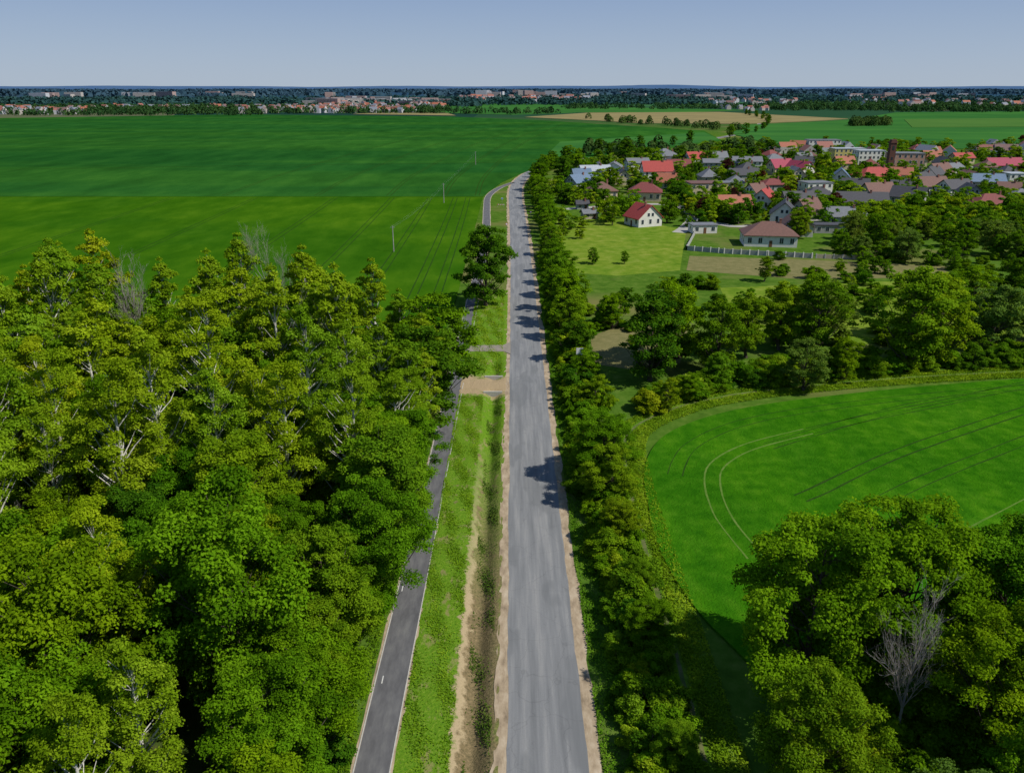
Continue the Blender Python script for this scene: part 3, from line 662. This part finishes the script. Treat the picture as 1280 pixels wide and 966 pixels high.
def sign(x,y,h,kind,rot=0):
    E=bpy.data.objects.new('traffic_sign',None); COL.objects.link(E); E.location=(x,y,0); E.rotation_euler=(0,0,rot)
    V,Fq=tube([(0,0,0),(0,0,h)],[.035,.035],8); obj('post',np_obj_mesh('post',V,Fq,np.zeros(len(Fq)),[STEEL]),parent=E)
    def disc(r_,y0,z,mat,nm,k=24):
        V=[(r_*math.cos(2*math.pi*i/k+math.pi/2),yy,z+r_*math.sin(2*math.pi*i/k+math.pi/2)) for yy in (y0,y0-.015) for i in range(k)]
        Fs=[tuple(range(k)),tuple(range(2*k-1,k-1,-1))]+[(i,(i+1)%k,k+(i+1)%k,k+i) for i in range(k)]
        obj(nm,pymesh(nm,V,Fs,[mat]),parent=E)
    k=3 if kind=='tri' else 24
    disc(.45,-.04,h-.4,SIGNR if kind!='blue' else SIGNW,'rim',k); disc(.33 if k==24 else .27,-.058,h-.4,SIGNW if kind!='blue' else SIGNB,'face',k)
sign(-2,300,2.6,'round'); sign(-2,350,2.6,'tri'); sign(7.6,330,2.6,'round'); sign(-4.5,372,2.6,'blue')
x,y=G(724,462); E=bpy.data.objects.new('information_board',None); COL.objects.link(E); E.location=(x,y,0)
boxes('posts',[(-.5,-.42,-.04,.04,0,4.2),(.42,.5,-.04,.04,0,4.2)],[STEEL],E); boxes('panel',[(-.65,.65,-.09,-.04,3,4.3)],[SIGNW],E)
E=bpy.data.objects.new('road_barrier',None); COL.objects.link(E); E.location=(-5,362,0)
boxes('boards',[(-1.6+i*.4,-1.2+i*.4,-.03,.03,.75,1.0,i%2) for i in range(8)],[SIGNR,SIGNW],E); boxes('legs',[(-1.45,-1.37,.035,.11,0,1.1),(1.37,1.45,.035,.11,0,1.1),(-1.5,-1.32,-.4,.4,0,.03),(1.32,1.5,-.4,.4,0,.03)],[STEEL],E)

# ------------------------------------------------------------ distance
def far_woods(name,pts,hs,ws,k,s,mat,seed):
    r=np.random.default_rng(seed); n=len(pts); P=np.repeat(pts,k,0); H_=np.repeat(hs,k); W_=np.repeat(ws,k)
    D=nrm(r.normal(size=(n*k,3))); D[:,2]=np.abs(D[:,2])*1.0; C=np.column_stack([P[:,0],P[:,1],np.zeros(n*k)])+np.column_stack([D[:,0]*W_,D[:,1]*W_,H_*(.12+.8*D[:,2])])
    N=nrm(D+r.normal(0,.35,(n*k,3))); V,Fq=leafquads(C,N,1.0,r,.8)
    sc=np.repeat(np.repeat(s,k),4)[:,None]; Cc=np.repeat(C,4,0); V=Cc+(V-Cc)*sc
    tint=np.clip(np.repeat(r.uniform(.1,.9,n),k)+r.normal(0,.12,n*k),0,1)
    obj(name,np_obj_mesh(name,V,Fq,np.zeros(n*k,int),[mat],tint))
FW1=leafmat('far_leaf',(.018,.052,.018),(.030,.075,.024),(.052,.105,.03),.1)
FW2=leafmat('far_leaf_haze',(.015,.045,.055),(.021,.058,.067),(.030,.075,.075),.05)  # distance haze mixed into the leaf colours as blue
FW3=leafmat('farther_leaf_haze',(.022,.055,.105),(.027,.064,.12),(.035,.077,.135),.05)  # stronger haze blue painted into the leaves farther off
P=[]
def strip(c0,c1,r0,r1,n):
    for i in range(n): P.append(G(rng.uniform(c0,c1),rng.uniform(r0,r1)))
strip(-60,560,135,142.5,950); strip(-60,330,136,145,550); strip(560,700,141,143.5,40); strip(700,960,134,137,160); strip(960,1340,130,139,900); strip(1110,1340,137,141,150)
P=np.array(P); far_woods('distant_trees',P,rng.uniform(8,15,len(P)),rng.uniform(4,8,len(P)),40,np.full(len(P),3.4),FW1,51)
P=[]
for i in range(34):
    t_=rng.uniform(0,1); P.append(G(735+t_*190+rng.uniform(-3,3),150+t_*14+rng.uniform(-1.2,1.2)))
strip(1064,1110,154,158.5,70); strip(725,960,187,196,50)
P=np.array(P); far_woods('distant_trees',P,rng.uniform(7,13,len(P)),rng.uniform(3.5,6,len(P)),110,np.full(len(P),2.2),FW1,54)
P=[]
strip(-60,600,124,134,1400); strip(600,1340,121,132,1400)
P=np.array(P)
cl=np.sin(P[:,0]*.0041+1)+np.sin(P[:,1]*.006+P[:,0]*.002)+rng.normal(0,.5,len(P)); P=P[cl>-.5]
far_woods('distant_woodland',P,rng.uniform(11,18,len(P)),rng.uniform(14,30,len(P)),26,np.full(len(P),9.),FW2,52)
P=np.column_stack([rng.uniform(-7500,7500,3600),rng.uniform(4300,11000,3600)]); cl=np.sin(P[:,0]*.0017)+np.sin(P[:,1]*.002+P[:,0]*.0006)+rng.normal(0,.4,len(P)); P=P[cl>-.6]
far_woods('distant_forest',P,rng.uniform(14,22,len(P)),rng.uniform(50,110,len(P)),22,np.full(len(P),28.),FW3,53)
HM=M('hill_forest_haze',[(.045,.095,.19),(.06,.115,.21)],.002,(1,1,1),1,spec=0)  # blue of the distance haze painted into the hill colour
V=[];Fs=[];nx=200;prof=[0,.35,.8,1,.8,0]
hx=np.linspace(-13000,13000,nx)
for j,pr in enumerate(prof):
    for x in hx:
        hgt=44+6*math.sin(x*.0007+1)+4*math.sin(x*.0025)+(26*math.exp(-((x-2500)/800)**2))+8*math.exp(-((x+2200)/900)**2)+10*math.exp(-((x+5500)/1500)**2)+rng.uniform(0,3)
        V.append((x,13000+j*500,max(-1,hgt*pr)))
for j in range(len(prof)-1):
    for i in range(nx-1): a=j*nx+i; Fs.append((a,a+1,a+1+nx,a+nx))
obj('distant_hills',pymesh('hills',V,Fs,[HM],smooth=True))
def far_village(name,L,walls,roofs,seed):
    r=np.random.default_rng(seed); V=[];Fs=[];mi=[]
    for (x,y,w,d,h,flat) in L:
        a=r.uniform(-.5,.5)+(r.integers(2)*math.pi/2 if not flat else 0); ca,sa=math.cos(a),math.sin(a); wm=r.integers(len(walls)); rm=len(walls)+r.integers(len(roofs))
        o=len(V); B=boxv(-w/2,w/2,-d/2,d/2,0,h)
        if flat: fs=BF; ms=[wm,rm,wm,wm,wm,wm]
        else:
            B+=[(-w/2,0,h+d*.42),(w/2,0,h+d*.42)]; fs=[BF[0]]+BF[2:]+[(4,5,9,8),(6,7,8,9),(4,8,7),(5,6,9)]; ms=[wm]*5+[rm,rm,wm,wm]
        for q in B: V.append((x+q[0]*ca-q[1]*sa,y+q[0]*sa+q[1]*ca,q[2]))
        Fs+=[tuple(i+o for i in f) for f in fs]; mi+=ms
        if flat:
            ns=int(h/3)
            for s_ in range(ns):
                for k in range(int(w/4)):
                    cx=-w/2+4*(k+.5); z=s_*3+1; o=len(V)
                    for q in boxv(cx-.8,cx+.8,-d/2-.08,-d/2-.01,z,z+1.4): V.append((x+q[0]*ca-q[1]*sa,y+q[0]*sa+q[1]*ca,q[2]))
                    Fs+=[tuple(i+o for i in f) for f in BF]; mi+=[len(walls)+len(roofs)]*6
    obj(name,pymesh(name,V,Fs,walls+roofs+[GL],mi))
L=[]
def vl(c0,c1,r0,r1,n,w=11,d=9,h=5,flat=0):
    for i in range(n):
        x,y=G(rng.uniform(c0,c1),rng.uniform(r0,r1)); k=rng.uniform(.8,1.4); L.append((x,y,w*k,d*rng.uniform(.9,1.2),h*rng.uniform(.8,1.3),flat))
FRD=rooft('far_tiles',(.32,.12,.09)); FRB=rooft('far_tiles_brown',(.2,.11,.10)); FRG=rooft('far_roof_grey',(.2,.22,.27)); FWW=paint('far_plaster',(.48,.49,.52)); FWC=paint('far_plaster_cream',(.44,.40,.37))
vl(-40,110,138,144,70,12,10,7); vl(300,520,136.5,142,120,12,10,7); vl(110,300,136,139,24,12,10,7); vl(400,560,131,137,60,14,11,8); vl(880,1000,127,134,36,16,11,9); vl(1060,1300,126,136,50,16,11,9); vl(900,960,136,139,12); vl(560,740,124,128,40,22,14,11); vl(980,1300,188,198,16,12,9,4.5)
far_village('distant_village',L,[FWW,FWC],[FRD,Rf['orange'],FRB,FRG],3)
L=[]
vl(385,560,128,134,34,48,14,16,1); vl(600,690,120,124,22,40,18,26,1); vl(150,310,119,122,10,80,22,20,1); vl(690,1000,120,125,16,50,18,18,1); vl(20,120,121,124,6,60,20,18,1); vl(408,428,123,125,2,24,18,30,1); vl(1000,1280,120,124,9,55,20,18,1)
far_village('distant_apartment_blocks',L,[FWW,FWC,paint('far_plaster_pink',(.38,.27,.25))],[FRG],4)

# ------------------------------------------------------------ light, sky, camera
el=math.radians(50); sd=Vector((.93*math.cos(el),-.37*math.cos(el),math.sin(el))).normalized()
sun=bpy.data.lights.new('sun','SUN'); sun.energy=5.0; sun.angle=math.radians(.5); sun.color=(1,.95,.85)
so=bpy.data.objects.new('sun',sun); COL.objects.link(so); so.rotation_euler=sd.to_track_quat('Z','Y').to_euler()
w=bpy.data.worlds.new('World'); S.world=w; w.use_nodes=True; nt=w.node_tree; bg=nt.nodes['Background']
sk=node(nt,'ShaderNodeTexSky',sky_type='NISHITA'); sk.sun_disc=False; sk.sun_elevation=el; sk.sun_rotation=math.atan2(.93,-.37); sk.air_density=1.0; sk.dust_density=.6; sk.ozone_density=2.5; sk.altitude=100
tc=node(nt,'ShaderNodeTexCoord'); sz=node(nt,'ShaderNodeSeparateXYZ'); nt.links.new(tc.outputs['Generated'],sz.inputs[0])
hz=ramp(nt,sz.outputs[2],[(0,(.38,.46,.57)),(.03,(.335,.425,.565)),(.09,(.25,.345,.53)),(.3,(.15,.25,.46)),(1,(.09,.17,.36))])
sc_=node(nt,'ShaderNodeVectorMath',operation='SCALE'); nt.links.new(hz,sc_.inputs[0]); sc_.inputs['Scale'].default_value=10.5
cc=mix(nt,.88,sk.outputs[0],sc_.outputs[0])
nt.links.new(cc,bg.inputs[0]); bg.inputs[1].default_value=.1
cam=bpy.data.cameras.new('camera'); co=bpy.data.objects.new('camera',cam); COL.objects.link(co); co.location=(0,0,CAMH); co.rotation_euler=(math.pi/2-PITCH,0,0)
cam.sensor_fit='HORIZONTAL'; cam.angle=2*math.atan(640/F); cam.clip_start=.5; cam.clip_end=60000; S.camera=co
S.view_settings.view_transform='Standard'; S.view_settings.look='None'; S.view_settings.exposure=0
print('objects',len(bpy.data.objects))
